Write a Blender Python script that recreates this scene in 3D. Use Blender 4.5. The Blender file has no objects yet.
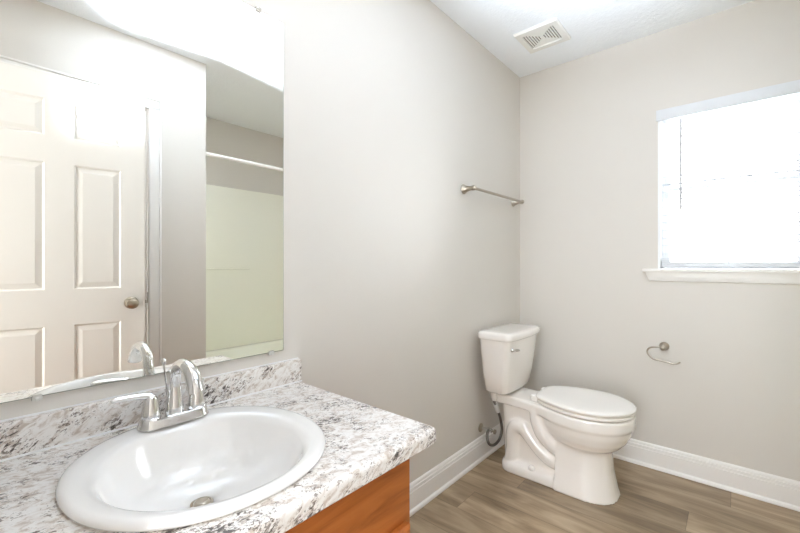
import bpy, bmesh, math, random
from mathutils import Vector, Matrix
random.seed(4)
S = bpy.context.scene
COL = S.collection
PI = math.pi

# ------------------------------------------------------------ camera, sky, lights, exposure
D, H, XR, XT = 2.588, 2.44, 1.475, 2.40        # back wall, ceiling, right wall, far tub wall
cam_d = bpy.data.cameras.new('camera'); cam = bpy.data.objects.new('camera', cam_d); COL.objects.link(cam)
cam.location = (1.1417, 0.0, 1.1425); cam.rotation_euler = (PI/2, 0, 0.7146)
cam_d.sensor_width = 36; cam_d.lens = 388.79/800*36; cam_d.shift_y = -2.2/800
cam_d.clip_start = 0.01; cam_d.clip_end = 200
S.camera = cam
S.view_settings.view_transform = 'Standard'; S.view_settings.look = 'None'
S.view_settings.gamma = 1; S.view_settings.use_curve_mapping = False
S.view_settings.exposure = 1.06
S.cycles.use_denoising = True
S.cycles.max_bounces = 14; S.cycles.diffuse_bounces = 8; S.cycles.glossy_bounces = 8
S.cycles.sample_clamp_indirect = 6
S.cycles.caustics_reflective = False; S.cycles.caustics_refractive = False

W = bpy.data.worlds.new('sky'); S.world = W; W.use_nodes = True
bg = W.node_tree.nodes['Background']; bg.inputs[0].default_value = (0.93, 0.97, 1.0, 1); bg.inputs[1].default_value = 7.5

def lamp(name, kind, loc, energy, color, **kw):
    l = bpy.data.lights.new(name, kind); l.energy = energy; l.color = color
    for k, v in kw.items(): setattr(l, k, v)
    o = bpy.data.objects.new(name, l); COL.objects.link(o); o.location = loc
    return o
# daylight arriving at the window pane (portal only guides the sky sampling)
pt = lamp('window_portal', 'AREA', (1.105, D+0.16, 1.56), 1, (1, 1, 1), shape='RECTANGLE', size=0.64, size_y=0.92)
pt.rotation_euler = (-PI/2, 0, 0); pt.data.cycles.is_portal = True
pt2 = lamp('fill_window_portal', 'AREA', (1.06, -1.27, 1.20), 1, (1, 1, 1), shape='RECTANGLE', size=.72, size_y=1.80)  # portal for the added fill-light window behind the camera
pt2.rotation_euler = (PI/2, 0, 0); pt2.data.cycles.is_portal = True
# the photographer's bounce flash, head turned up to the ceiling
fl = lamp('bounce_flash', 'SPOT', (1.14, 0.02, 1.475), 265, (0.79, 0.905, 1.07), spot_size=math.radians(56), spot_blend=0.85, shadow_soft_size=0.03)
ax = Vector((-0.20, 0.97, 1)).normalized()
fl.rotation_euler = ax.to_track_quat('-Z', 'Y').to_euler()
VANITY_W = 1.0

# ------------------------------------------------------------ material helpers
def mat(name, color=(.8, .8, .8), rough=.5, metal=0, spec=.5, coat=0, bump=None, **kw):
    m = bpy.data.materials.new(name); m.use_nodes = True
    nt = m.node_tree; b = nt.nodes['Principled BSDF']
    b.inputs['Base Color'].default_value = (*color, 1); b.inputs['Roughness'].default_value = rough
    b.inputs['Metallic'].default_value = metal; b.inputs['Specular IOR Level'].default_value = spec
    b.inputs['Coat Weight'].default_value = coat; b.inputs['Coat Roughness'].default_value = .05
    if bump:
        sc, st, dist = bump
        tc = nt.nodes.new('ShaderNodeTexCoord'); n = nt.nodes.new('ShaderNodeTexNoise')
        n.inputs['Scale'].default_value = sc; n.inputs['Detail'].default_value = 3
        bp = nt.nodes.new('ShaderNodeBump'); bp.inputs['Strength'].default_value = st; bp.inputs['Distance'].default_value = dist
        nt.links.new(tc.outputs['Object'], n.inputs['Vector']); nt.links.new(n.outputs['Fac'], bp.inputs['Height'])
        nt.links.new(bp.outputs['Normal'], b.inputs['Normal'])
    return m
class NT:
    def __init__(s, m): s.t = m.node_tree; s.b = s.t.nodes['Principled BSDF']
    def n(s, kind, **kw):
        x = s.t.nodes.new(kind)
        for k, v in kw.items(): setattr(x, k, v)
        return x
    def l(s, a, b): s.t.links.new(a, b)
    def val(s, sock, v):
        if hasattr(v, 'links') or isinstance(v, bpy.types.NodeSocket): s.l(v, sock)
        else: sock.default_value = v
    def math(s, op, a, b=None, c=None):
        x = s.n('ShaderNodeMath', operation=op)
        for i, v in enumerate((a, b, c)):
            if v is not None: s.val(x.inputs[i], v)
        return x.outputs[0]
    def dot(s, a, v):
        x = s.n('ShaderNodeVectorMath', operation='DOT_PRODUCT'); s.l(a, x.inputs[0]); x.inputs[1].default_value = v
        return x.outputs['Value']
    def comb(s, a, b, c):
        x = s.n('ShaderNodeCombineXYZ')
        for i, v in enumerate((a, b, c)): s.val(x.inputs[i], v)
        return x.outputs[0]
    def noise(s, vec, scale, detail=3, rough=.5, dist=0):
        x = s.n('ShaderNodeTexNoise'); s.l(vec, x.inputs['Vector']); x.inputs['Scale'].default_value = scale
        x.inputs['Detail'].default_value = detail; x.inputs['Roughness'].default_value = rough; x.inputs['Distortion'].default_value = dist
        return x.outputs['Fac']
    def ramp(s, fac, *stops):
        x = s.n('ShaderNodeValToRGB'); s.l(fac, x.inputs[0]); e = x.color_ramp.elements
        while len(e) < len(stops): e.new(.5)
        for el, (p, c) in zip(e, stops):
            el.position = p; el.color = (*c, 1) if isinstance(c, tuple) else (c, c, c, 1)
        return x.outputs[0]
    def mix(s, fac, a, b, blend='MIX'):
        x = s.n('ShaderNodeMix', data_type='RGBA', blend_type=blend); s.val(x.inputs[0], fac)
        for i, v in ((6, a), (7, b)): 
            if isinstance(v, tuple): x.inputs[i].default_value = (*v, 1)
            else: s.l(v, x.inputs[i])
        return x.outputs[2]
    def pos(s): return s.n('ShaderNodeNewGeometry').outputs['Position']
    def bump(s, h, st, dist):
        x = s.n('ShaderNodeBump'); s.l(h, x.inputs['Height']); x.inputs['Strength'].default_value = st; x.inputs['Distance'].default_value = dist
        s.l(x.outputs['Normal'], s.b.inputs['Normal'])

M = {}
M['wall'] = mat('greige_wall_paint', (.70, .661, .609), .42, spec=.35, bump=(260, .10, .0012))
M['ceil'] = mat('ceiling_white', (.90, .92, .94), .85, spec=.2)
q = NT(M['ceil']); p_ = q.pos(); q.bump(q.math('ADD', q.noise(p_, 38, 4, .6), q.math('MULTIPLY', q.noise(p_, 120, 3), .5)), .45, .006)
M['trim'] = mat('trim_white', (.87, .845, .815), .35)
M['door'] = mat('door_white', (.80, .765, .715), .4)
M['ceramic'] = mat('white_vitreous_china', (.90, .86, .815), .12, spec=.5, coat=.6)
M['sink'] = mat('white_sink_porcelain', (.89, .87, .845), .12, spec=.5, coat=.6)
M['plastic'] = mat('white_plastic', (.90, .865, .82), .25)
M['chrome'] = mat('polished_chrome', (.74, .735, .73), .06, 1)
M['nickel'] = mat('brushed_nickel', (.46, .41, .34), .28, 1)
M['steel'] = mat('braided_steel', (.25, .23, .21), .38, .9, bump=(900, .5, .001))
M['mirror'] = mat('mirror_silver', (.945, .943, .905), 0.0, 1)
M['medge'] = mat('mirror_edge', (.25, .27, .24), .3)
M['wand'] = mat('smoky_wand_plastic', (.66, .66, .68), .2)
M['clear'] = mat('clear_plastic', (.75, .74, .70), .15)
M['vent'] = mat('vent_white', (.82, .80, .755), .45)
M['dark'] = mat('painted_recess_shade', (.20, .165, .125), .9)  # shade of a recess put into the colour
M['caulk'] = mat('white_caulk', (.86, .86, .86), .5)
M['vinyl'] = mat('white_vinyl', (.86, .87, .88), .4)
M['slat'] = mat('blind_slat_white', (.74, .755, .78), .4)
M['surround'] = mat('acrylic_surround', (.93, .92, .815), .08, spec=.5)
M['black'] = mat('black_rubber', (.03, .03, .03), .5)
M['tag'] = mat('paper_tag_white', (.85, .84, .82), .6)
M['shade'] = mat('frosted_glass_shade', (.9, .88, .84), .4)
nt = M['shade'].node_tree; tb_ = nt.nodes.new('ShaderNodeBsdfTransparent'); tl_ = nt.nodes.new('ShaderNodeBsdfTranslucent'); mx = nt.nodes.new('ShaderNodeMixShader'); mx.inputs[0].default_value = .45
nt.links.new(tb_.outputs[0], mx.inputs[1]); nt.links.new(tl_.outputs[0], mx.inputs[2]); nt.links.new(mx.outputs[0], nt.nodes['Material Output'].inputs[0])
g = bpy.data.materials.new('window_glass'); g.use_nodes = True
nt = g.node_tree; nt.nodes.remove(nt.nodes['Principled BSDF'])
tr = nt.nodes.new('ShaderNodeBsdfTransparent'); gl = nt.nodes.new('ShaderNodeBsdfGlossy'); gl.inputs['Roughness'].default_value = 0
mx = nt.nodes.new('ShaderNodeMixShader'); fr = nt.nodes.new('ShaderNodeFresnel'); fr.inputs[0].default_value = 1.3
nt.links.new(fr.outputs[0], mx.inputs[0]); nt.links.new(tr.outputs[0], mx.inputs[1]); nt.links.new(gl.outputs[0], mx.inputs[2])
nt.links.new(mx.outputs[0], nt.nodes['Material Output'].inputs[0]); M['glass'] = g
e = bpy.data.materials.new('lit_bulb'); e.use_nodes = True
eb = e.node_tree.nodes['Principled BSDF']; eb.inputs['Emission Color'].default_value = (1, .9, .75, 1); eb.inputs['Emission Strength'].default_value = 2
M['bulb'] = e

# vinyl plank floor: planks run along x, rows 0.169 wide, grain stretched along x
M['floor'] = mat('vinyl_plank_floor', (.26, .18, .12), .38, spec=.4)
q = NT(M['floor']); P = q.pos(); sp = q.n('ShaderNodeSeparateXYZ'); q.l(P, sp.inputs[0]); X, Y, Z = sp.outputs
RW, PL = .169, 1.22
v = q.math('DIVIDE', q.math('SUBTRACT', Y, 1.555), RW); row = q.math('FLOOR', v); fv = q.math('SUBTRACT', v, row)
off = q.math('FRACT', q.math('ADD', q.math('MULTIPLY', row, .5593), .1197))
u = q.math('SUBTRACT', q.math('DIVIDE', X, PL), off); cell = q.math('FLOOR', u); fu = q.math('SUBTRACT', u, cell)
wn = q.n('ShaderNodeTexWhiteNoise', noise_dimensions='2D'); q.l(q.comb(row, cell, 0), wn.inputs['Vector']); rnd = wn.outputs['Value']
gv = q.comb(q.math('ADD', q.math('MULTIPLY', X, 2.2), q.math('MULTIPLY', rnd, 17)), q.math('ADD', q.math('MULTIPLY', Y, 11), q.math('MULTIPLY', rnd, 31)), 0)
broad = q.noise(gv, 1.0, 4, .55, .6)
fine = q.noise(q.comb(q.math('MULTIPLY', X, 5), q.math('ADD', q.math('MULTIPLY', Y, 95), q.math('MULTIPLY', rnd, 50)), 0), 1.0, 3, .6)
c1 = q.ramp(broad, (.30, (.130, .089, .051)), (.45, (.255, .183, .113)), (.58, (.385, .288, .185)), (.76, (.50, .39, .265)))
c2 = q.mix(.25, c1, q.ramp(fine, (.3, (.21, .146, .090)), (.7, (.42, .31, .207))))
tint = q.math('ADD', q.math('MULTIPLY', rnd, .45), .86)
c3 = q.mix(1.0, c2, q.comb(tint, tint, tint), 'MULTIPLY')
edge = q.math('MINIMUM', q.math('MULTIPLY', q.math('MINIMUM', fv, q.math('SUBTRACT', 1, fv)), RW), q.math('MULTIPLY', q.math('MINIMUM', fu, q.math('SUBTRACT', 1, fu)), PL))
seam = q.math('LESS_THAN', edge, .0011)
q.l(q.mix(q.math('MULTIPLY', seam, .55), c3, (.06, .042, .03)), q.b.inputs['Base Color'])
q.bump(fine, .08, .001)

# laminate counter with diagonal mineral flecks
M['granite'] = mat('white_granite_laminate', (.75, .72, .69), .28, spec=.45)
q = NT(M['granite']); P = q.pos()
a_ = Vector((.30, .80, .52)).normalized(); b_ = a_.cross(Vector((1, 0, 0))).normalized(); c_ = a_.cross(b_)
def aniso(l, s, o=0): return q.comb(q.math('ADD', q.math('MULTIPLY', q.dot(P, a_), l), o), q.math('MULTIPLY', q.dot(P, b_), s), q.math('MULTIPLY', q.dot(P, c_), s))
n1 = q.noise(aniso(46, 120), 1, 6, .66, .6); n2 = q.noise(aniso(85, 250, 7), 1, 5, .62, .8); n3 = q.noise(P, 15, 3, .55); n4 = q.noise(aniso(30, 70, 3), 1, 6, .62, .7)
base = q.ramp(n4, (.38, (.56, .48, .415)), (.46, (.75, .70, .655)), (.56, (.84, .815, .785)))
cl = q.math('MULTIPLY', q.math('SUBTRACT', n3, .5), .5)
k1 = q.ramp(q.math('ADD', n1, cl), (.578, 0.0), (.61, 1.0))
k2 = q.ramp(q.math('ADD', n2, cl), (.595, 0.0), (.625, 1.0))
k3 = q.ramp(q.math('ADD', n1, q.math('MULTIPLY', cl, 1.3)), (.638, 0.0), (.668, 1.0))
cc = q.mix(q.math('MULTIPLY', k1, .8), base, (.29, .225, .18))
cc = q.mix(q.math('MULTIPLY', k2, .85), cc, (.20, .165, .145)); cc = q.mix(q.math('MULTIPLY', k3, .9), cc, (.055, .047, .043))
q.l(cc, q.b.inputs['Base Color'])

# stained maple cabinet
def wood(name, axis, cols):
    m = mat(name, cols[1], .32, spec=.45); q = NT(m); P = q.pos(); sp = q.n('ShaderNodeSeparateXYZ'); q.l(P, sp.inputs[0])
    f = [q.math('MULTIPLY', s, 3.0 if i == axis else 26.0) for i, s in enumerate(sp.outputs)]
    n = q.noise(q.comb(*f), 1, 5, .55, 1.2)
    q.l(q.ramp(n, (.28, cols[0]), (.5, cols[1]), (.75, cols[2])), q.b.inputs['Base Color']); return m
WC = ((.32, .086, .014), (.48, .146, .029), (.57, .195, .045))
M['wood_y'] = wood('stained_maple_rail', 1, WC); M['wood_z'] = wood('stained_maple_stile', 2, WC)

# ------------------------------------------------------------ mesh helpers
def box(bm, x0, x1, y0, y1, z0, z1, bev=0, seg=2):
    r = bmesh.ops.create_cube(bm, size=1)
    for v in r['verts']: v.co = Vector(((x0+x1)/2 + v.co.x*(x1-x0), (y0+y1)/2 + v.co.y*(y1-y0), (z0+z1)/2 + v.co.z*(z1-z0)))
    if bev:
        ed = list({e for v in r['verts'] for e in v.link_edges})
        bmesh.ops.bevel(bm, geom=ed, offset=bev, segments=seg, affect='EDGES', profile=.6)
    return bm
def loft(bm, rings, cap=True, close=True):
    vs = [[bm.verts.new(p) for p in r] for r in rings]
    n = len(vs[0])
    for a, b in zip(vs, vs[1:]):
        for i in range(n if close else n-1): bm.faces.new((a[i], a[(i+1) % n], b[(i+1) % n], b[i]))
    if cap: bm.faces.new(list(reversed(vs[0]))); bm.faces.new(vs[-1])
    return vs
def tube(bm, path, rad, seg=16, cap=True, sub=0):
    path = [Vector(p) for p in path]; rad = [rad]*len(path) if not isinstance(rad, (list, tuple)) else list(rad)
    if sub:
        pp, rr = [], []
        for i in range(len(path)-1):
            p0, p1, p2, p3 = path[max(i-1, 0)], path[i], path[i+1], path[min(i+2, len(path)-1)]
            for k in range(sub):
                t = k/sub; t2, t3 = t*t, t*t*t
                pp.append(.5*((2*p1) + (p2-p0)*t + (2*p0-5*p1+4*p2-p3)*t2 + (-p0+3*p1-3*p2+p3)*t3)); rr.append(rad[i]*(1-t)+rad[i+1]*t)
        pp.append(path[-1]); rr.append(rad[-1]); path, rad = pp, rr
    rings = []; t0 = (path[1]-path[0]).normalized(); n = t0.orthogonal().normalized()
    for i, p in enumerate(path):
        t = (path[min(i+1, len(path)-1)] - path[max(i-1, 0)]).normalized()
        n = (n - t*n.dot(t)).normalized(); b = t.cross(n)
        rings.append([p + rad[i]*(math.cos(2*PI*k/seg)*n + math.sin(2*PI*k/seg)*b) for k in range(seg)])
    loft(bm, rings, cap); return bm
def lathe(bm, c, axis, prof, seg=32):
    """prof: (distance along axis, radius)"""
    axis = Vector(axis).normalized(); n = axis.orthogonal().normalized(); b = axis.cross(n); c = Vector(c)
    loft(bm, [[c + axis*d + max(r, 1e-4)*(math.cos(2*PI*k/seg)*n + math.sin(2*PI*k/seg)*b) for k in range(seg)] for d, r in prof]); return bm
def prism(bm, pts, d0, d1, fn):
    """extrude a 2-D outline between d0 and d1; fn(u, v, d) -> point"""
    loft(bm, [[Vector(fn(u, v, d)) for u, v in pts] for d in (d0, d1)]); return bm
def B(): return bmesh.new()
def obj(name, bm, m, parent=None, ang=35, label=None, flat=False):
    bmesh.ops.recalc_face_normals(bm, faces=bm.faces[:])
    lo = [min(v.co[i] for v in bm.verts) for i in range(3)]; hi = [max(v.co[i] for v in bm.verts) for i in range(3)]
    if parent is None: org = Vector(((lo[0]+hi[0])/2, (lo[1]+hi[1])/2, lo[2]))
    else: org = Vector(parent['_w'])
    for v in bm.verts: v.co -= org
    me = bpy.data.meshes.new(name); bm.to_mesh(me); bm.free()
    if not flat:
        me.polygons.foreach_set('use_smooth', [True]*len(me.polygons)); me.set_sharp_from_angle(angle=math.radians(ang))
    me.materials.append(m)
    o = bpy.data.objects.new(name, me); COL.objects.link(o)
    if parent is None: o.location = org
    else: o.parent = parent
    o['_w'] = tuple(org)
    if label: o['label'] = label
    return o
def thing(name, loc, label, cat, group=None):
    o = bpy.data.objects.new(name, None); COL.objects.link(o); o.location = loc; o['_w'] = tuple(loc); o.empty_display_size = .05
    return tag(o, label, cat, group)
def tag(o, label, cat, group=None):
    o['label'] = label; o['category'] = cat
    if group: o['group'] = group
    return o
def struct(name, bm, m, parent=None, label=None, cat=None, **kw):
    o = obj(name, bm, m, parent, **kw)
    if parent is None: o['kind'] = 'structure'
    if label: o['label'] = label
    if cat: o['category'] = cat
    return o
def bake(o, mods):
    for kind, kw in mods:
        md = o.modifiers.new(kind, kind)
        for k, v in kw.items(): setattr(md, k, v)
    dg = bpy.context.evaluated_depsgraph_get(); me = bpy.data.meshes.new_from_object(o.evaluated_get(dg))
    o.modifiers.clear(); o.data = me; return o

# ------------------------------------------------------------ room shell
YF, YH = -.05, -1.15        # wall with the entrance doorway, end of the hall behind it
TY = 1.08                   # side wall of the tub alcove
b = B(); box(b, -.12, XT+.12, YH-.1, D+.14, -.1, 0); struct('floor', b, M['floor'], label='wood-look vinyl plank floor in brown and taupe', cat='floor')
b = B(); box(b, -.12, XT+.12, YH-.1, D+.14, H, H+.1); struct('ceiling', b, M['ceil'], label='white textured ceiling', cat='ceiling')
b = B(); box(b, -.12, 0, YH, D, 0, H); struct('wall_left', b, M['wall'], label='greige painted wall behind the vanity and toilet tank', cat='wall')
WX0, WX1, WZ0, WZ1 = .806, 1.408, 1.118, 1.998
b = B(); box(b, -.12, WX0, D, D+.14, 0, H); box(b, WX1, XT+.12, D, D+.14, 0, H); box(b, WX0, WX1, D, D+.14, 0, WZ0); box(b, WX0, WX1, D, D+.14, WZ1, H)
struct('wall_back', b, M['wall'], label='greige painted wall with the window', cat='wall')
CY0, CY1, DH = .145, .752, 2.05      # closet door opening in the right wall
b = B(); box(b, XR, XR+.12, CY1, TY, 0, H); box(b, XR, XR+.12, CY0, CY1, DH, H); box(b, XR, XR+.12, YH, CY0, 0, H); box(b, XR+.12, XT, TY-.12, TY, 0, H)
struct('wall_right', b, M['wall'], label='greige painted wall facing the mirror', cat='wall')
b = B(); box(b, XT, XT+.12, TY-.12, D, 0, H); struct('wall_alcove', b, M['wall'], label='greige painted wall at the back of the tub alcove', cat='wall')
EX0, EX1 = .60, 1.375
b = B(); box(b, 0, EX0, YF-.12, YF, 0, H); box(b, EX1, XR, YF-.12, YF, 0, H); box(b, EX0, EX1, YF-.12, YF, 2.05, H); struct('wall_front', b, M['wall'], label='greige painted wall with the entrance doorway', cat='wall')
HX0, HX1, HZ0, HZ1 = .70, 1.42, .30, 2.10      # added window at the hallway end, lets in fill daylight
b = B(); box(b, 0, HX0, YH-.1, YH, 0, H); box(b, HX1, XR, YH-.1, YH, 0, H); box(b, HX0, HX1, YH-.1, YH, 0, HZ0); box(b, HX0, HX1, YH-.1, YH, HZ1, H); struct('wall_hall', b, M['wall'], label='greige painted hallway wall with an added fill-light window', cat='wall')
b = B(); fy0, fy1 = YH-.07, YH-.03
box(b, HX0, HX0+.04, fy0, fy1, HZ0, HZ1); box(b, HX1-.04, HX1, fy0, fy1, HZ0, HZ1); box(b, HX0+.04, HX1-.04, fy0, fy1, HZ0, HZ0+.04); box(b, HX0+.04, HX1-.04, fy0, fy1, HZ1-.04, HZ1); box(b, HX0+.04, HX1-.04, fy0, fy1, 1.26, 1.30)
w2 = struct('added_fill_window', b, M['vinyl'], label='white hallway window added behind the camera for fill daylight', cat='window')
b = B(); box(b, HX0+.035, HX1-.035, YH-.052, YH-.048, HZ0+.035, HZ1-.035); obj('window_pane', b, M['glass'], w2)

# baseboards: stepped top, shoe moulding at the floor
BP = [(0, 0), (.024, 0), (.024, .006), (.021, .014), (.0145, .020), (.0145, .094), (.0105, .096), (.0105, .099), (.0135, .101), (.0125, .112), (.008, .114), (.008, .117), (.0105, .119), (.008, .126), (.003, .131), (0, .131)]
b = B(); prism(b, BP, .765, D, lambda u, v, d: (u, d, v)); struct('baseboard_left', b, M['trim'], ang=20, label='white stepped baseboard along the wall beside the toilet', cat='baseboard')
b = B(); prism(b, BP, .0, XR+.02, lambda u, v, d: (d, D-u, v)); struct('baseboard_back', b, M['trim'], ang=20, label='white stepped baseboard under the window wall', cat='baseboard')
b = B(); prism(b, BP, .83, TY, lambda u, v, d: (XR-u, d, v)); prism(b, BP, YF, .08, lambda u, v, d: (XR-u, d, v)); struct('baseboard_right', b, M['trim'], ang=20)

# ------------------------------------------------------------ window
win = bpy.data.objects.new('window_1', None); COL.objects.link(win); win.location = (1.107, D, WZ0); win['_w'] = tuple(win.location)
win['kind'] = 'structure'; win['label'] = 'white vinyl window behind the lowered blind'; win['category'] = 'window'
b = B(); t = .012
box(b, WX0, WX0+t, D+.001, D+.135, WZ0, WZ1); box(b, WX1-t, WX1, D+.001, D+.135, WZ0, WZ1); box(b, WX0+t, WX1-t, D+.001, D+.135, WZ1-t, WZ1)
obj('window_jamb', b, M['vinyl'], win)
b = B(); x0, x1 = WX0+t, WX1-t
for z0, z1, y in ((WZ0+.002, 1.575, D+.082), (1.545, WZ1-t, D+.108)):
    box(b, x0, x0+.035, y, y+.025, z0, z1, .003); box(b, x1-.035, x1, y, y+.025, z0, z1, .003)
    box(b, x0+.035, x1-.035, y, y+.025, z0, z0+.035, .003); box(b, x0+.035, x1-.035, y, y+.025, z1-.035, z1, .003)
obj('window_sash', b, M['vinyl'], win)
b = B(); box(b, x0+.03, x1-.03, D+.092, D+.096, WZ0+.03, 1.55); box(b, x0+.03, x1-.03, D+.118, D+.122, 1.57, WZ1-.04); obj('window_pane', b, M['glass'], win)
b = B(); box(b, WX0, WX1, D-.001, D+.135, WZ0-.018, WZ0, .002); box(b, .735, XR-.003, D-.034, D, WZ0-.018, WZ0, .005, 3); obj('window_stool', b, M['trim'], win)
b = B(); AP = [(0, 0), (.010, .004), (.013, .014), (.016, .030), (.016, .052), (0, .052)]
loft(b, [[Vector((.748+.0+(.052-v)*.35 if s < 0 else XR-.01-(.052-v)*.35, D-u, WZ0-.070+v)) for u, v in AP] for s in (-1, 1)]); obj('window_apron', b, M['trim'], win, ang=20)

bl = thing('window_blind', (1.107, D, WZ0), 'white wide-slat horizontal blind lowered over the bright window', 'blind')
b = B(); box(b, WX0-.007, WX1+.007, D-.012, D-.001, 1.940, 2.000, .003); box(b, WX0+.014, WX1-.014, D+.002, D+.05, 1.952, 1.984); obj('valance', b, M['slat'], bl)
b = B(); bx0, bx1 = WX0+.016, WX1-.016
for k in range(18):
    z = 1.205 + k*.0425; tl = math.radians(-2)
    rings = []
    for x in (bx0, bx1):
        rings.append([Vector((x, D+.030+math.cos(tl)*s*.025 - math.sin(tl)*h, z+math.sin(tl)*s*.025+math.cos(tl)*h)) for s, h in ((-1, -.001), (0, .0005), (1, -.001), (1, .001), (0, .003), (-1, .001))])
    loft(b, rings)
obj('slats', b, M['slat'], bl)
b = B(); box(b, bx0, bx1, D+.004, D+.056, 1.126, 1.150, .004); box(b, bx0, bx1, D+.006, D+.054, 1.153, 1.158); box(b, bx0, bx1, D+.006, D+.054, 1.162, 1.167); box(b, bx0, bx1, D+.006, D+.054, 1.171, 1.176)
obj('bottom_rail', b, M['slat'], bl)
for x in (.842, 1.107, 1.372):
    b = B()
    for y in (D+.003, D+.057): tube(b, [(x, y, 1.14), (x, y, 1.96)], .0011, 6)
    obj('ladder_cord', b, M['slat'], bl)
b = B(); tube(b, [(.912, D-.018, 1.925), (.912, D-.019, 1.435)], .0065, 8); tube(b, [(.912, D-.004, 1.935), (.912, D-.016, 1.925)], .002, 6); obj('tilt_wand', b, M['wand'], bl)

# ------------------------------------------------------------ closet door and its casing, entrance door
b = B(); cw = .066
def casing(b, y0, y1, z0, z1): box(b, XR-.016, XR, y0, y1, z0, z1, .004)
casing(b, CY1+.001, CY1+cw, 0, DH+.012); casing(b, CY0-cw, CY0-.004, 0, DH+.012)
box(b, XR-.016, XR, CY0-cw, CY1+cw, DH+.0, DH+cw, .004); box(b, XR-.022, XR, CY1+cw-.012, CY1+cw, 0, DH+cw, .004); box(b, XR-.022, XR, CY0-cw, CY1+cw, DH+cw-.012, DH+cw, .004)
box(b, XR-.002, XR+.118, CY1-.001, CY1+.006, 0, DH); box(b, XR-.002, XR+.118, CY0-.005, CY0+.008, 0, DH); box(b, XR-.002, XR+.118, CY0, CY1, DH-.008, DH+.005)
struct('trim_1', b, M['trim'], label='white door casing reflected in the mirror beside the six-panel door', cat='trim')

def panel_door(name, Wd, Hd, th, mtx, panels, m):
    """six-panel slab: u across, w up, thickness th; returns bmesh in world space"""
    us = sorted({0, Wd, *[p[0] for p in panels], *[p[1] for p in panels]}); ws = sorted({0, Hd, *[p[2] for p in panels], *[p[3] for p in panels]})
    b = B(); keep = {}
    for s, vv in ((0, 0.0), (1, th)):
        g = [[b.verts.new((u, vv, w)) for u in us] for w in ws]; keep[s] = g
        fs = []
        for j in range(len(ws)-1):
            for i in range(len(us)-1):
                f = b.faces.new((g[j][i], g[j][i+1], g[j+1][i+1], g[j+1][i]))
                cu, cw_ = (us[i]+us[i+1])/2, (ws[j]+ws[j+1])/2
                if any(p[0] < cu < p[1] and p[2] < cw_ < p[3] for p in panels): fs.append(f)
        keep[(s, 'f')] = fs
    a, c = keep[0], keep[1]; nj, ni = len(ws), len(us)
    for j in range(nj-1):
        for i in (0, ni-1): b.faces.new((a[j][i], a[j+1][i], c[j+1][i], c[j][i]))
    for i in range(ni-1):
        for j in (0, nj-1): b.faces.new((a[j][i], a[j][i+1], c[j][i+1], c[j][i]))
    bmesh.ops.recalc_face_normals(b, faces=b.faces[:])
    for s in (0, 1):
        for th_, dp in ((.010, -.007), (.004, 0), (.032, .006)):
            bmesh.ops.inset_individual(b, faces=keep[(s, 'f')], thickness=th_, depth=dp)
    b.transform(mtx); return b
L, Hn = Vector((1.265, .676, 0)), Vector((1.359, -.028, 0))
eu = (Hn-L).normalized(); ev = Vector((-eu.y, eu.x, 0)) # ev should point to the wall (+x)
if ev.x < 0: ev = -ev
mt = Matrix(((eu.x, ev.x, 0, L.x), (eu.y, ev.y, 0, L.y), (0, 0, 1, .008), (0, 0, 0, 1)))
pan = [(a, c, z0, z1) for a, c in ((.104, .290), (.396, .606)) for z0, z1 in ((.20, .842), (1.014, 1.616), (1.740, 1.912))]
d1 = struct('door_1', panel_door('door', .71, 2.032, .035, mt, pan, M['door']), M['door'], ang=6, label='white six-panel door standing open, seen in the mirror', cat='door')
def dp(u, v_, z): return L + eu*u + ev*v_ + Vector((0, 0, z))
b = B(); lathe(b, dp(.060, 0, .942), -ev, [(0, .032), (.004, .032), (.007, .027), (.010, .013), (.030, .011), (.036, .018), (.041, .026), (.049, .0285), (.056, .025), (.060, .015), (.061, .001)])
lathe(b, dp(.060, 0, .942), -ev, [(.060, .006), (.0635, .006), (.064, .002)], 16)
obj('door_knob', b, M['nickel'], d1)
b = B(); lathe(b, dp(.060, .035, .942), ev, [(0, .032), (.004, .032), (.007, .027), (.010, .013), (.030, .011), (.036, .018), (.041, .026), (.049, .0285), (.056, .025), (.060, .015), (.061, .001)])
obj('door_knob', b, M['nickel'], d1)
b = B(); c = dp(0, .0175, .942)
for sgn in (1,):
    box(b, -.012, .012, -.0022, .0, -.028, .028)
    box(b, -.007, .007, -.010, -.002, -.008, .008)
b.transform(Matrix(((ev.x, eu.x, 0, c.x), (ev.y, eu.y, 0, c.y), (0, 0, 1, c.z), (0, 0, 0, 1)))); obj('latch_plate', b, M['nickel'], d1)
for hz in (.25, 1.02, 1.80):
    b = B(); hp = dp(.712, .036, hz); tube(b, [hp-Vector((0, 0, .045)), hp+Vector((0, 0, .045))], .006, 12); obj('hinge', b, M['nickel'], d1)

mt2 = Matrix(((0, 1, 0, XR+.001), (-1, 0, 0, CY1-.005), (0, 0, 1, .008), (0, 0, 0, 1)))
pan2 = [(a, c, z0, z1) for a, c in ((.09, .255), (.33, .495)) for z0, z1 in ((.20, .846), (1.020, 1.612), (1.735, 1.905))]
d2 = struct('door_2', panel_door('door', CY1-CY0-.016, 2.03, .035, mt2, pan2, M['door']), M['door'], ang=6, label='white closed closet door hidden behind the open door', cat='door')
b = B(); box(b, XR-.008, XR+.004, CY1-.0045, CY1-.0015, .918, .980, .001); obj('strike_plate', b, M['nickel'], d2)
b = B()
for s in (-1, 1): box(b, EX0-.06 if s < 0 else EX1, EX0 if s < 0 else EX1+.06, YF, YF+.014, 0, 2.11, .004)
box(b, EX0, EX1, YF, YF+.014, 2.05, 2.11, .004); struct('trim_2', b, M['trim'])

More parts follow.
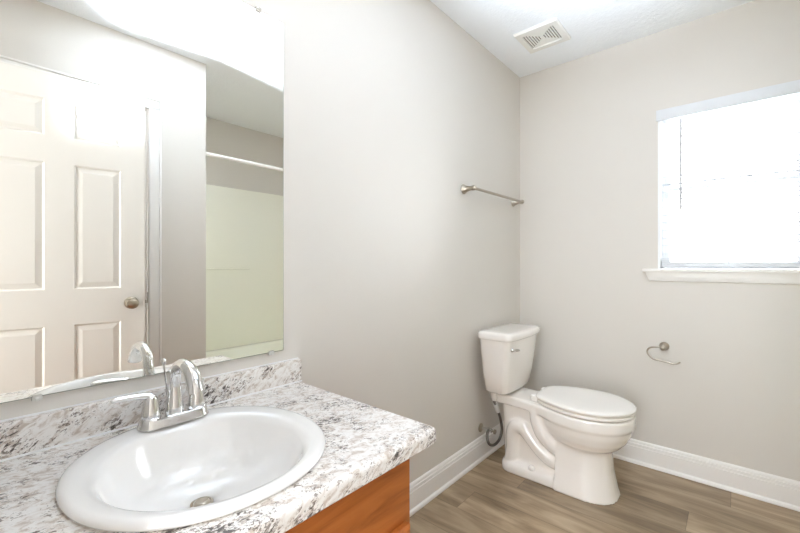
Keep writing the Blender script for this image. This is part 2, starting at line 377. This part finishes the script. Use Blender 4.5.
# ------------------------------------------------------------ tub alcove
def rrect(x0, x1, y0, y1, r, z, n=6, bow=0):
    pts = []
    for cx, cy, a0 in ((x1-r, y1-r, 0), (x0+r, y1-r, 90), (x0+r, y0+r, 180), (x1-r, y0+r, 270)):
        for k in range(n+1):
            a = math.radians(a0+90*k/n); pts.append(Vector((cx+r*math.cos(a), cy+r*math.sin(a), z)))
    return pts
tx0, tx1, ty0, ty1 = XR+.04, XT-.018, TY+.012, D-.012
b = B(); loft(b, [rrect(tx0, tx1, ty0, ty1, .012, .0), rrect(tx0, tx1, ty0, ty1, .012, .365), rrect(tx0+.006, tx1, ty0, ty1, .012, .378), rrect(tx0+.07, tx1-.06, ty0+.08, ty1-.08, .10, .378),
    rrect(tx0+.085, tx1-.07, ty0+.10, ty1-.10, .10, .365), rrect(tx0+.12, tx1-.10, ty0+.17, ty1-.16, .12, .10), rrect(tx0+.16, tx1-.14, ty0+.24, ty1-.22, .10, .07)], True)
tub = tag(obj('bathtub', b, M['surround'], ang=50), 'off-white bathtub in the alcove, rim reflected at the mirror bottom', 'bathtub')
sur = thing('tub_surround', (XT-.008, (TY+D)/2, .38), 'glossy cream tub surround wall panels reflected in the mirror', 'tub surround')
b = B(); box(b, XT-.014, XT-.002, TY+.012, D-.012, .379, 1.845, .004)
box(b, XT-.034, XT-.012, TY+.05, 1.86, 1.095, 1.112, .006, 3); obj('back_panel', b, M['surround'], sur)
for y0, y1 in ((TY+.001, TY+.011), (D-.011, D-.001)):
    b = B(); box(b, XR+.05, XT-.002, y0, y1, .379, 1.845, .003); obj('end_panel', b, M['surround'], sur)
rod = thing('shower_rod', (1.55, (TY+D)/2, 1.88), 'white shower curtain rod across the tub alcove, in the mirror', 'shower rod')
b = B(); tube(b, [(1.55, TY+.003, 1.88), (1.55, D-.003, 1.88)], .0125, 16); obj('rod', b, M['plastic'], rod)
for y, s in ((TY, 1), (D, -1)):
    b = B(); lathe(b, (1.55, y, 1.88), (0, s, 0), [(0, .032), (.006, .032), (.012, .024), (.022, .016)]); obj('flange', b, M['plastic'], rod)

# ------------------------------------------------------------ vanity cabinet
VY0, VY1 = -.02, .742; CF = .530; ZT = .745; CB = .705
cab = thing('vanity_cabinet', (CF/2, (VY0+VY1)/2, 0), 'orange-brown stained wood vanity cabinet under the granite-look counter', 'cabinet')
b = B(); box(b, .003, CF-.02, VY1-.016, VY1, 0, CB-.001); box(b, .003, CF-.02, VY0, VY0+.016, 0, CB-.001); box(b, .003, CF-.02, VY0+.016, VY1-.016, .09, .105); box(b, .003, .012, VY0+.016, VY1-.016, .105, CB-.001)
box(b, CF-.085, CF-.070, VY0+.016, VY1-.016, 0, .09); obj('carcass', b, M['wood_z'], cab)
b = B(); box(b, CF-.02, CF, VY0, VY1, .500, CB-.001, .0015); box(b, CF-.02, CF, VY0, VY1, .095, .135, .0015); box(b, CF-.0195, CF-.0005, VY0, VY0+.04, .135, .500); box(b, CF-.0195, CF-.0005, VY1-.04, VY1, .135, .500)
box(b, CF-.0195, CF-.0005, .341, .381, .135, .500); obj('face_frame', b, M['wood_y'], cab)
for y0, y1 in ((VY0+.018, .352), (.370, VY1-.018)):
    z0, z1 = .105, .518
    b = B(); fw_ = .058
    r = bmesh.ops.create_cube(b, size=1)
    for v in r['verts']: v.co = Vector((CF+.001+(v.co.x+.5)*.020, (y0+y1)/2+v.co.y*(y1-y0), (z0+z1)/2+v.co.z*(z1-z0)))
    ff = [f for f in b.faces if f.calc_center_median().x > CF+.02]
    front = list(ff)
    eds = [e for e in front[0].edges]
    bmesh.ops.bevel(b, geom=eds, offset=.007, segments=3, affect='EDGES', profile=.35)
    front = [max(b.faces, key=lambda f: (round(f.calc_center_median().x, 4), f.calc_area()))]
    bmesh.ops.inset_individual(b, faces=front, thickness=fw_, depth=0); bmesh.ops.inset_individual(b, faces=front, thickness=.010, depth=-.009)
    dr = obj('cabinet_door', b, M['wood_z'], cab, ang=20)
    ky = y1-.03 if y0 < .1 else y0+.03
    b = B(); lathe(b, (CF+.020, ky, .47), (1, 0, 0), [(0, .008), (.010, .006), (.016, .012), (.024, .014), (.028, .008)]); obj('knob', b, M['nickel'], dr)

# ------------------------------------------------------------ counter (bullnose front), backsplash
CYR, CYL, CXF = .772, -.045, .588
SX, SY = .303, .351                       # sink centre
def ell(ax, ay, cx, cy, z, n=64, e=2.0):
    out = []
    for k in range(n):
        a = 2*PI*k/n; c, s = math.cos(a), math.sin(a)
        out.append(Vector((cx+ax*math.copysign(abs(c)**(2/e), c), cy+ay*math.copysign(abs(s)**(2/e), s), z)))
    return out
top = thing('vanity_countertop', (.29, (CYR+CYL)/2, CB), 'white speckled granite-look laminate countertop around the oval sink', 'countertop')
prof = [(.002, CB), (CXF-.004, CB), (CXF, CB+.004), (CXF, ZT-.013)] + [(CXF-.013+.013*math.cos(a), ZT-.013+.013*math.sin(a)) for a in [PI/2*k/6 for k in range(1, 7)]] + [(.002, ZT)]
b = B(); prism(b, prof, CYL, CYR, lambda u, v, d: (u, d, v))
slab = obj('slab', b, M['granite'], top, ang=30)
b = B(); loft(b, [ell(.2065, .2045, SX+.010, SY, z) for z in (.5, .9)]); cut = obj('cutter', b, M['granite'], top)
bpy.context.view_layer.update()
bake(slab, [('BOOLEAN', dict(object=cut, operation='DIFFERENCE', solver='EXACT'))])
bpy.data.objects.remove(cut)
slab.data.set_sharp_from_angle(angle=math.radians(30))
b = B(); box(b, .002, .021, CYL, .781, ZT+.0005, .820, .003, 2); obj('backsplash', b, M['granite'], top)
b = B(); tube(b, [(.0225, CYL+.002, ZT+.0015), (.0225, .780, ZT+.0015)], .0028, 8); box(b, .0005, .003, CYL+.002, .780, .8195, .8225); obj('caulk_line', b, M['caulk'], top)

# ------------------------------------------------------------ sink
sk = thing('oval_sink', (SX, SY, ZT), 'white oval drop-in sink set in the speckled countertop', 'sink')
b = B(); ox, oy = .241, .238; ix = SX+.016; SE = 2.12; dx_ = -.044
R = [(ox-.006, oy-.006, SX, ZT+.0006, SE), (ox-.001, oy-.001, SX, ZT+.003, SE), (ox, oy, SX, ZT+.007, SE), (ox-.002, oy-.002, SX, ZT+.0115, SE), (ox-.006, oy-.006, SX, ZT+.0148, SE), (ox-.012, oy-.012, SX+.001, ZT+.0162, SE), (ox-.019, oy-.019, SX+.003, ZT+.0160, SE),
     (.209, .206, SX+.008, ZT+.0148, 2.05), (.200, .197, ix, ZT+.0125, 2), (.192, .190, ix, ZT+.007, 2), (.184, .184, ix, ZT-.004, 2), (.174, .176, ix, ZT-.025, 2), (.158, .162, ix-.004, ZT-.054, 2), (.132, .138, ix-.014, ZT-.080, 2),
     (.095, .100, ix-.028, ZT-.099, 2), (.05, .053, ix-.040, ZT-.110, 2), (.024, .024, ix+dx_, ZT-.1135, 2), (.021, .021, ix+dx_, ZT-.12, 2), (.021, .021, ix+dx_, ZT-.135, 2),
     (.030, .030, ix+dx_, ZT-.135, 2), (.06, .063, ix-.040, ZT-.122, 2), (.105, .11, ix-.028, ZT-.111, 2), (.143, .149, ix-.014, ZT-.092, 2), (.169, .173, ix-.004, ZT-.064, 2), (.185, .187, ix, ZT-.03, 2), (.196, .195, ix-.003, ZT-.004, 2), (.201, .200, SX+.010, ZT+.0006, 2)]
rings = [ell(a, c, cx, SY, z, 96, e) for a, c, cx, z, e in R]
vs = loft(b, rings, cap=False)
for i in range(96): b.faces.new((vs[-1][i], vs[-1][(i+1) % 96], vs[0][(i+1) % 96], vs[0][i]))
obj('basin', b, M['sink'], sk, ang=70)
b = B(); lathe(b, (ix+dx_, SY, ZT-.1150), (0, 0, 1), [(-.02, .018), (0, .0225), (.002, .0225), (.003, .019), (.0015, .017), (.004, .015), (.007, .012), (.008, .001)]); obj('drain', b, M['nickel'], sk, label='metal pop-up drain')

# ------------------------------------------------------------ faucet
FX, FZ, SYF = .102, ZT+.0163, .357
fa = thing('sink_faucet', (FX, SYF, FZ), 'chrome high-arc bathroom faucet with two handles behind the sink bowl', 'faucet')
b = B()
def stad(hx, hy, z): 
    return rrect(FX-hx, FX+hx, SYF-hy, SYF+hy, hx*.98, z, 10)
loft(b, [stad(.0295, .079, FZ), stad(.0295, .079, FZ+.003), stad(.028, .0775, FZ+.006), stad(.0265, .076, FZ+.010), stad(.0240, .0735, FZ+.020), stad(.0225, .072, FZ+.0215)]); obj('base_plate', b, M['chrome'], fa)
b = B()
path = [(FX, SYF, FZ+.019), (FX, SYF, FZ+.033), (FX, SYF, FZ+.058), (FX, SYF, FZ+.082), (FX+.002, SYF, FZ+.102), (FX+.012, SYF, FZ+.124), (FX+.034, SYF, FZ+.141), (FX+.062, SYF, FZ+.146), (FX+.090, SYF, FZ+.139), (FX+.112, SYF, FZ+.122), (FX+.124, SYF, FZ+.100), (FX+.126, SYF, FZ+.094)]
tube(b, path, [.0215, .0200, .0170, .0140, .0130, .0128, .0132, .0140, .0153, .0168, .0180, .0180], 28, sub=5); obj('spout', b, M['chrome'], fa)
for s in (-1, 1):
    c = (FX, SYF+s*.0508, FZ+.018)
    b = B(); lathe(b, c, (0, 0, 1), [(0, .0215), (.004, .0215), (.006, .0195), (.008, .0205), (.012, .0202), (.035, .0165), (.048, .0145), (.054, .0122), (.057, .008), (.058, .0005)]); h = obj('handle', b, M['chrome'], fa)
    b = B(); cz = c[2]+.053
    dr = Vector((0, -1, 0)) if s < 0 else Vector((-.75, .66, 0))
    pth = [Vector((c[0], c[1], cz)), Vector(c[:2]+(cz+.004,))+dr*.018, Vector(c[:2]+(cz+.007,))+dr*.045, Vector(c[:2]+(cz+.008,))+dr*.070, Vector(c[:2]+(cz+.007,))+dr*.078]
    if s > 0: pth = [Vector((p.x, p.y, p.z)) for p in [pth[0], pth[1], pth[1]+dr*.012, pth[1]+dr*.022, pth[1]+dr*.026]]
    tube(b, pth, [.0085, .0075, .0065, .006, .003], 14, sub=4); obj('lever', b, M['chrome'], h)
b = B(); tube(b, [(FX-.031, SYF-.002, FZ+.012), (FX-.036, SYF-.012, FZ+.135)], .0022, 10); lathe(b, (FX-.036, SYF-.012, FZ+.132), (0, 0, 1), [(0, .003), (.004, .005), (.010, .0058), (.014, .004), (.016, .001)], 16); lathe(b, (FX-.0262, SYF-.002, FZ+.012), (-.1,0,1), [(0, .004), (.012, .004)], 12); obj('lift_rod', b, M['chrome'], fa)

# ------------------------------------------------------------ mirror
MY0, MY1, MZ0, MZ1 = -.20, .7205, .858, 1.940
mi = thing('wall_mirror', (0, (MY0+MY1)/2, MZ0), 'large frameless mirror on the wall above the vanity', 'mirror')
b = B(); box(b, .0010, .0060, MY0, MY1, MZ0, MZ1); obj('glass_edge', b, M['medge'], mi)
b = B(); box(b, .0059, .0066, MY0+.0015, MY1-.0015, MZ0+.0015, MZ1-.0015); obj('glass', b, M['mirror'], mi)
for y, z, s in ((.630, MZ1, 1), (.675, MZ0, -1), (.120, MZ0, -1)):
    b = B(); box(b, .0005, .0105, y-.009, y+.009, z if s > 0 else z-.008, z+.008 if s > 0 else z, .002); box(b, .0070, .0105, y-.008, y+.008, z-.006 if s > 0 else z, z if s > 0 else z+.006, .0015)
    lathe(b, (.0100, y, z+s*.005), (1, 0, 0), [(0, .0038), (.002, .0035), (.0026, .001)], 12)
    obj('mirror_clip', b, M['nickel'] if s > 0 else M['clear'], mi, label='dark metal mirror clip' if s > 0 else 'clear plastic mirror clip')

# ------------------------------------------------------------ vanity light over the mirror (just above the frame)
vl = thing('vanity_light', (0, .155, 1.995), 'vanity light bar with frosted glass shades above the mirror', 'light')
b = B(); box(b, .0, .022, -.20, .51, 1.995, 2.085, .006); obj('back_plate', b, M['nickel'], vl)
for y in (-.09, .155, .40):
    b = B(); tube(b, [(.02, y, 2.040), (.11, y, 2.040), (.145, y, 2.055), (.15, y, 2.080)], .008, 10, sub=3); arm = obj('arm', b, M['nickel'], vl)
    b = B(); prf = [(0, .030), (.03, .042), (.08, .055), (.125, .062)]
    rin = [[Vector((.15+r*math.cos(2*PI*k/28), y+r*math.sin(2*PI*k/28), 2.080+d)) for k in range(28)] for d, r in prf] + [[Vector((.15+(r-.004)*math.cos(2*PI*k/28), y+(r-.004)*math.sin(2*PI*k/28), 2.083+d)) for k in range(28)] for d, r in reversed(prf)]
    loft(b, rin); obj('glass_shade', b, M['shade'], vl)
    b = B(); lathe(b, (.15, y, 2.087), (0, 0, 1), [(0, .012), (.02, .016), (.045, .028), (.07, .026), (.085, .012), (.088, .001)], 20); obj('bulb', b, M['bulb'], vl)
    lamp('vanity_bulb', 'POINT', (.15, y, 2.190), VANITY_W, (1.0, .95, .88), shadow_soft_size=.03)

# ------------------------------------------------------------ toilet
TYC = 2.130
def hw_(x, xb=.325, xm=.565, xf=.777, w=.190):
    if x <= xm:
        h = w*(1-.50*((xm-x)/(xm-xb))**2)
        if x < xb+.022: h *= math.sqrt(max(0, 1-((xb+.022-x)/.022)**2))*.55+.45
        return h
    return w*math.sqrt(max(0, 1-((x-xm)/(xf-xm))**2.15))
def egg(z, sc=1.0, dx=0, cx=.56, n=36, wsc=None, back=None):
    wsc = wsc or sc; xs = [.325 + (.777-.325)*(.5-.5*math.cos(PI*k/n)) for k in range(n+1)]
    pts = [(x, hw_(x)) for x in xs] + [(x, -hw_(x)) for x in reversed(xs[:-1])]
    return [Vector((cx+(x-cx)*sc+dx, TYC+h*wsc, z)) for x, h in pts]
to = thing('toilet', (.42, TYC, 0), 'white two-piece toilet with closed lid in the corner', 'toilet')
b = B()
# bowl
loft(b, [egg(z, s, dx, .56, 36, w) for z, s, dx, w in ((.20, .42, -.02, .42), (.225, .60, -.012, .60), (.25, .745, -.006, .75), (.28, .85, -.003, .86), (.318, .925, 0, .935), (.345, .950, 0, .96), (.350, .955, 0, .965), (.354, .992, 0, 1.0), (.404, .992, 0, 1.0), (.408, .985, 0, .99))])
# front column and foot
def foot(z, xb, xf, w, r, n=10):
    pts = []; 
    for k in range(n*2+1):
        a = -PI/2 + PI*k/(n*2); pts.append(Vector((xf-r + r*math.cos(a), TYC + w*math.sin(a)*1.0 if False else TYC + math.copysign(abs(math.sin(a))**.75, math.sin(a))*w, z)))
    return [Vector((xb, TYC-w, z)), *pts, Vector((xb, TYC+w, z))]
loft(b, [foot(0, .437, .710, .142, .16), foot(.03, .437, .700, .138, .16), (foot(.12, .439, .682, .122, .15)), foot(.20, .441, .676, .114, .15), foot(.27, .443, .675, .112, .15)])
# rear plinth
loft(b, [rrect(.125, .50, TYC-.130, TYC+.130, .075, z, 8) if i == 0 else rrect(.125+g_, .50, TYC-.130+g_, TYC+.130-g_, .07, z, 8) for i, (z, g_) in enumerate(((0, 0), (.030, .002), (.045, .008), (.055, .022), (.062, .05)))])
# web and deck
loft(b, [rrect(.135, .47, TYC-.072, TYC+.072, .03, 0), rrect(.125, .47, TYC-.078, TYC+.078, .03, .38)])
loft(b, [rrect(.055+i_, .40, TYC-.105-w_, TYC+.105+w_, .04, z, 6) for z, i_, w_ in ((.357, .02, -.012), (.364, .006, -.003), (.372, 0, 0), (.402, 0, 0), (.409, .006, -.006))])
for s in (-1, 1):
    loft(b, [[Vector((x, TYC+s*y, z)) for x, y in ((.15, 0), (.15, .10), (.24, .108), (.34, .125), (.42, .160), (.46, .160), (.46, 0))] for z in (.358, .406)])
    yy = TYC+s*.070
    tube(b, [(.190, yy, .0), (.186, yy, .06), (.190, yy, .125), (.192, yy, .190), (.212, yy, .240), (.256, yy, .246), (.302, yy, .203), (.350, yy, .155), (.40, yy, .122), (.46, yy, .110)], [.046, .040, .034, .038, .041, .042, .042, .041, .040, .038], 16, sub=4)
    tube(b, [(.335, TYC+s*.085, .375), (.345, TYC+s*.088, .315), (.368, TYC+s*.088, .262), (.405, TYC+s*.078, .218), (.45, TYC+s*.066, .185), (.50, TYC+s*.050, .165)], [.040, .044, .046, .046, .044, .040], 16, sub=4)
body = obj('bowl', b, M['ceramic'], to)
bake(body, [('REMESH', dict(mode='VOXEL', voxel_size=.0055, use_smooth_shade=True)), ('SMOOTH', dict(factor=.5, iterations=7))])
body.data.materials.clear(); body.data.materials.append(M['ceramic'])
# bolt caps
for s in (-1, 1):
    b = B(); lathe(b, (.315, TYC+s*.108, .050), (0, 0, 1), [(0, .017), (.010, .017), (.018, .013), (.022, .006), (.0225, .0005)], 20); obj('bolt_cap', b, M['plastic'], to)
# seat and lid
b = B(); loft(b, [egg(.4140, .968), egg(.4155, .980), egg(.418, .986), egg(.425, .986), egg(.4275, .980), egg(.4290, .968)]); obj('seat', b, M['plastic'], to, ang=50)
b = B(); loft(b, [egg(.4375, .985), egg(.4385, 1.000), egg(.441, 1.008), egg(.446, 1.008), egg(.4505, .994), egg(.4535, .965), egg(.456, .88), egg(.4575, .70), egg(.458, .35)]); obj('lid', b, M['plastic'], to, ang=50)
for s in (-1, 1):
    b = B(); box(b, .300, .340, TYC+s*.072-.018, TYC+s*.072+.018, .409, .441, .007, 3); obj('hinge', b, M['plastic'], to)
# tank
def tk(x0, x1, w, z, r=.034, bow=.016):
    pts = rrect(x0, x1, TYC+.011-w, TYC+.011+w, r, z, 7); out = []
    # extra points along the front to carry the bow
    nf = []
    for i, p_ in enumerate(pts):
        nf.append(p_)
    for p_ in nf:
        t_ = (p_.y-TYC-.011)/w; f = max(0, (p_.x-(x0+x1)/2)/((x1-x0)/2))
        out.append(Vector((p_.x - bow*f*t_*t_, p_.y, p_.z)))
    # insert midpoints on the flat front between last corner and first corner
    a, c = out[-1], out[0]; ins = []
    for k in range(1, 10):
        y = a.y+(c.y-a.y)*k/10; t_ = (y-TYC-.011)/w; ins.append(Vector((x1-bow*t_*t_, y, z)))
    return out + ins
b = B(); loft(b, [tk(.078, .180, .150, .420, .03), tk(.064, .194, .164, .426), tk(.058, .202, .172, .436), tk(.050, .216, .188, .53), tk(.044, .230, .199, .65), tk(.042, .237, .204, .726)]); obj('tank', b, M['ceramic'], to, ang=50)
b = B(); loft(b, [tk(.036, .246, .212, .7275, .036), tk(.034, .250, .216, .731, .036), tk(.033, .252, .217, .737, .036), tk(.032, .252, .217, .755, .036), tk(.035, .249, .214, .763, .036), tk(.042, .242, .207, .768, .034), tk(.056, .220, .192, .7705, .03), tk(.09, .185, .15, .7715, .02)]); obj('tank_lid', b, M['ceramic'], to, ang=50)
b = B(); lathe(b, (.125, TYC, .405), (0, 0, 1), [(0, .045), (.016, .045)], 24); obj('tank_gasket', b, M['black'], to)
LY, LZ = 1.985, .678
b = B(); lathe(b, (.219, LY, LZ), (1, 0, 0), [(0, .013), (.004, .013), (.007, .010), (.016, .0075), (.02, .0075)], 20); tube(b, [(.237, LY-.010, LZ+.001), (.240, LY+.010, LZ), (.241, LY+.032, LZ-.003), (.240, LY+.048, LZ-.006)], [.0065, .0075, .0065, .0055], 12, sub=4); obj('flush_lever', b, M['chrome'], to, label='chrome flush lever')

# water supply to the toilet
su = thing('water_supply_line', (0, 2.03, .18), 'braided water supply hose and shutoff valve low behind the toilet tank', 'water supply')
b = B(); lathe(b, (0.0005, 2.040, .182), (1, 0, 0), [(0, .026), (.003, .026), (.009, .018), (.012, .010)], 24); obj('escutcheon', b, M['nickel'], su)
b = B(); tube(b, [(.008, 2.040, .182), (.062, 2.040, .182)], .0085, 14); lathe(b, (.062, 2.040, .182), (1, 0, 0), [(-.016, .012), (.010, .012), (.014, .008)], 16); tube(b, [(.062, 2.040, .182), (.062, 2.018, .190)], .007, 12); obj('shutoff_valve', b, M['chrome'], su)
b = B(); lathe(b, (.076, 2.040, .182), (1, 0, 0), [(0, .005), (.010, .005), (.011, .013), (.020, .014), (.022, .010)], 8); obj('valve_handle', b, M['nickel'], su)
hp = [(.062, 2.018, .190), (.072, 1.988, .182), (.082, 1.972, .155), (.088, 1.990, .125), (.090, 2.045, .108), (.090, 2.105, .122), (.090, 2.132, .170), (.090, 2.108, .245), (.095, 2.055, .320), (.102, 2.015, .362), (.105, 2.008, .384)]
b = B(); tube(b, hp, .0078, 12, sub=6); obj('braided_hose', b, M['steel'], su)
b = B(); lathe(b, (.105, 2.008, .394), (0, 0, 1), [(-.020, .012), (-.004, .016), (.0, .016), (.0255, .013)], 20); obj('coupling_nut', b, M['plastic'], su, label='white plastic coupling nut')
b = B(); p0, p1 = Vector((.0935, 2.076, .290)), Vector((.100, 2.030, .346)); tube(b, [p0, p1], .0125, 14); obj('hose_tag', b, M['tag'], su, label='white paper tag wrapped on the hose')

# ------------------------------------------------------------ towel bar, paper holder, ceiling vent
tb = thing('towel_bar', (0, 2.165, 1.556), 'brushed nickel towel bar on the wall above the toilet tank', 'towel bar')
b = B(); tube(b, [(.062, 1.842, 1.557), (.062, 2.488, 1.557)], .0082, 16); obj('bar', b, M['nickel'], tb)
for y in (1.852, 2.478):
    b = B(); lathe(b, (.0005, y, 1.557), (1, 0, 0), [(0, .027), (.003, .027), (.006, .025), (.018, .0175), (.032, .0125), (.044, .011), (.052, .0125), (.058, .0145), (.066, .0145), (.074, .010), (.0755, .001)], 28); obj('post', b, M['nickel'], tb)
ph = thing('toilet_paper_holder', (.842, D, .66), 'brushed nickel open-arm toilet paper holder, empty, on the window wall', 'paper holder')
b = B(); lathe(b, (.836, D-.0005, .689), (0, -1, 0), [(0, .0235), (.004, .0235), (.008, .0205), (.022, .0135), (.040, .0105), (.052, .0125), (.060, .0145), (.066, .0125), (.070, .006), (.0705, .001)], 28); obj('post', b, M['nickel'], ph)
yy = D-.058; b = B(); tube(b, [(.836, yy, .689), (.815, yy, .689), (.792, yy, .6885), (.772, yy, .679), (.764, yy, .662), (.768, yy, .644), (.782, yy, .628), (.800, yy, .621), (.835, yy, .617), (.872, yy, .611), (.890, yy, .610), (.902, yy, .614), (.914, yy, .624)], .0044, 12, sub=5); obj('arm', b, M['nickel'], ph)

VX0, VX1, VYa, VYb = .184, .426, 2.077, 2.320
ve = thing('ceiling_vent', ((VX0+VX1)/2, (VYa+VYb)/2, H), 'white square exhaust fan grille on the ceiling above the toilet', 'vent')
b = B(); zf = H-.014
o_ = rrect(VX0, VX1, VYa, VYb, .006, H-.0005, 3); loft(b, [o_, rrect(VX0, VX1, VYa, VYb, .006, H-.006, 3), rrect(VX0+.006, VX1-.006, VYa+.006, VYb-.006, .005, zf, 3), rrect(VX0+.034, VX1-.034, VYa+.040, VYb-.040, .004, zf, 3), rrect(VX0+.036, VX1-.036, VYa+.042, VYb-.042, .004, zf+.004, 3), rrect(VX0+.036, VX1-.036, VYa+.042, VYb-.042, .004, H-.0006, 3)], cap=False)
obj('frame', b, M['vent'], ve)
b = B(); gx0, gx1, gy0, gy1 = VX0+.036, VX1-.036, VYa+.042, VYb-.042; cy = (gy0+gy1)/2; cxm = (gx0+gx1)/2
xs = []; pit, sw = .0135, .0066
for sd in (-1, 1):
    for k in range(6): xs.append((cxm+sd*(.014+pit*k), .021+.0122*k))
xs.sort(); cur = gx0
for xc, hl in xs:
    box(b, cur, xc-sw/2, gy0, gy1, zf+.006, zf+.010); box(b, xc-sw/2, xc+sw/2, gy0, cy-hl, zf+.006, zf+.010); box(b, xc-sw/2, xc+sw/2, cy+hl, gy1, zf+.006, zf+.010); cur = xc+sw/2
box(b, cur, gx1, gy0, gy1, zf+.006, zf+.010); box(b, cxm-.008, cxm+.008, cy-.010, cy+.010, zf+.003, zf+.008)
obj('grille', b, M['vent'], ve)
b = B(); box(b, gx0, gx1, gy0, gy1, H-.003, H-.0008); obj('recess_shade_plate', b, M['dark'], ve, label='dark plate behind the grille, coloured as a shaded recess')  # flat plate on the ceiling, recess shade painted on

for o in S.objects:
    if '_w' in o: del o['_w']
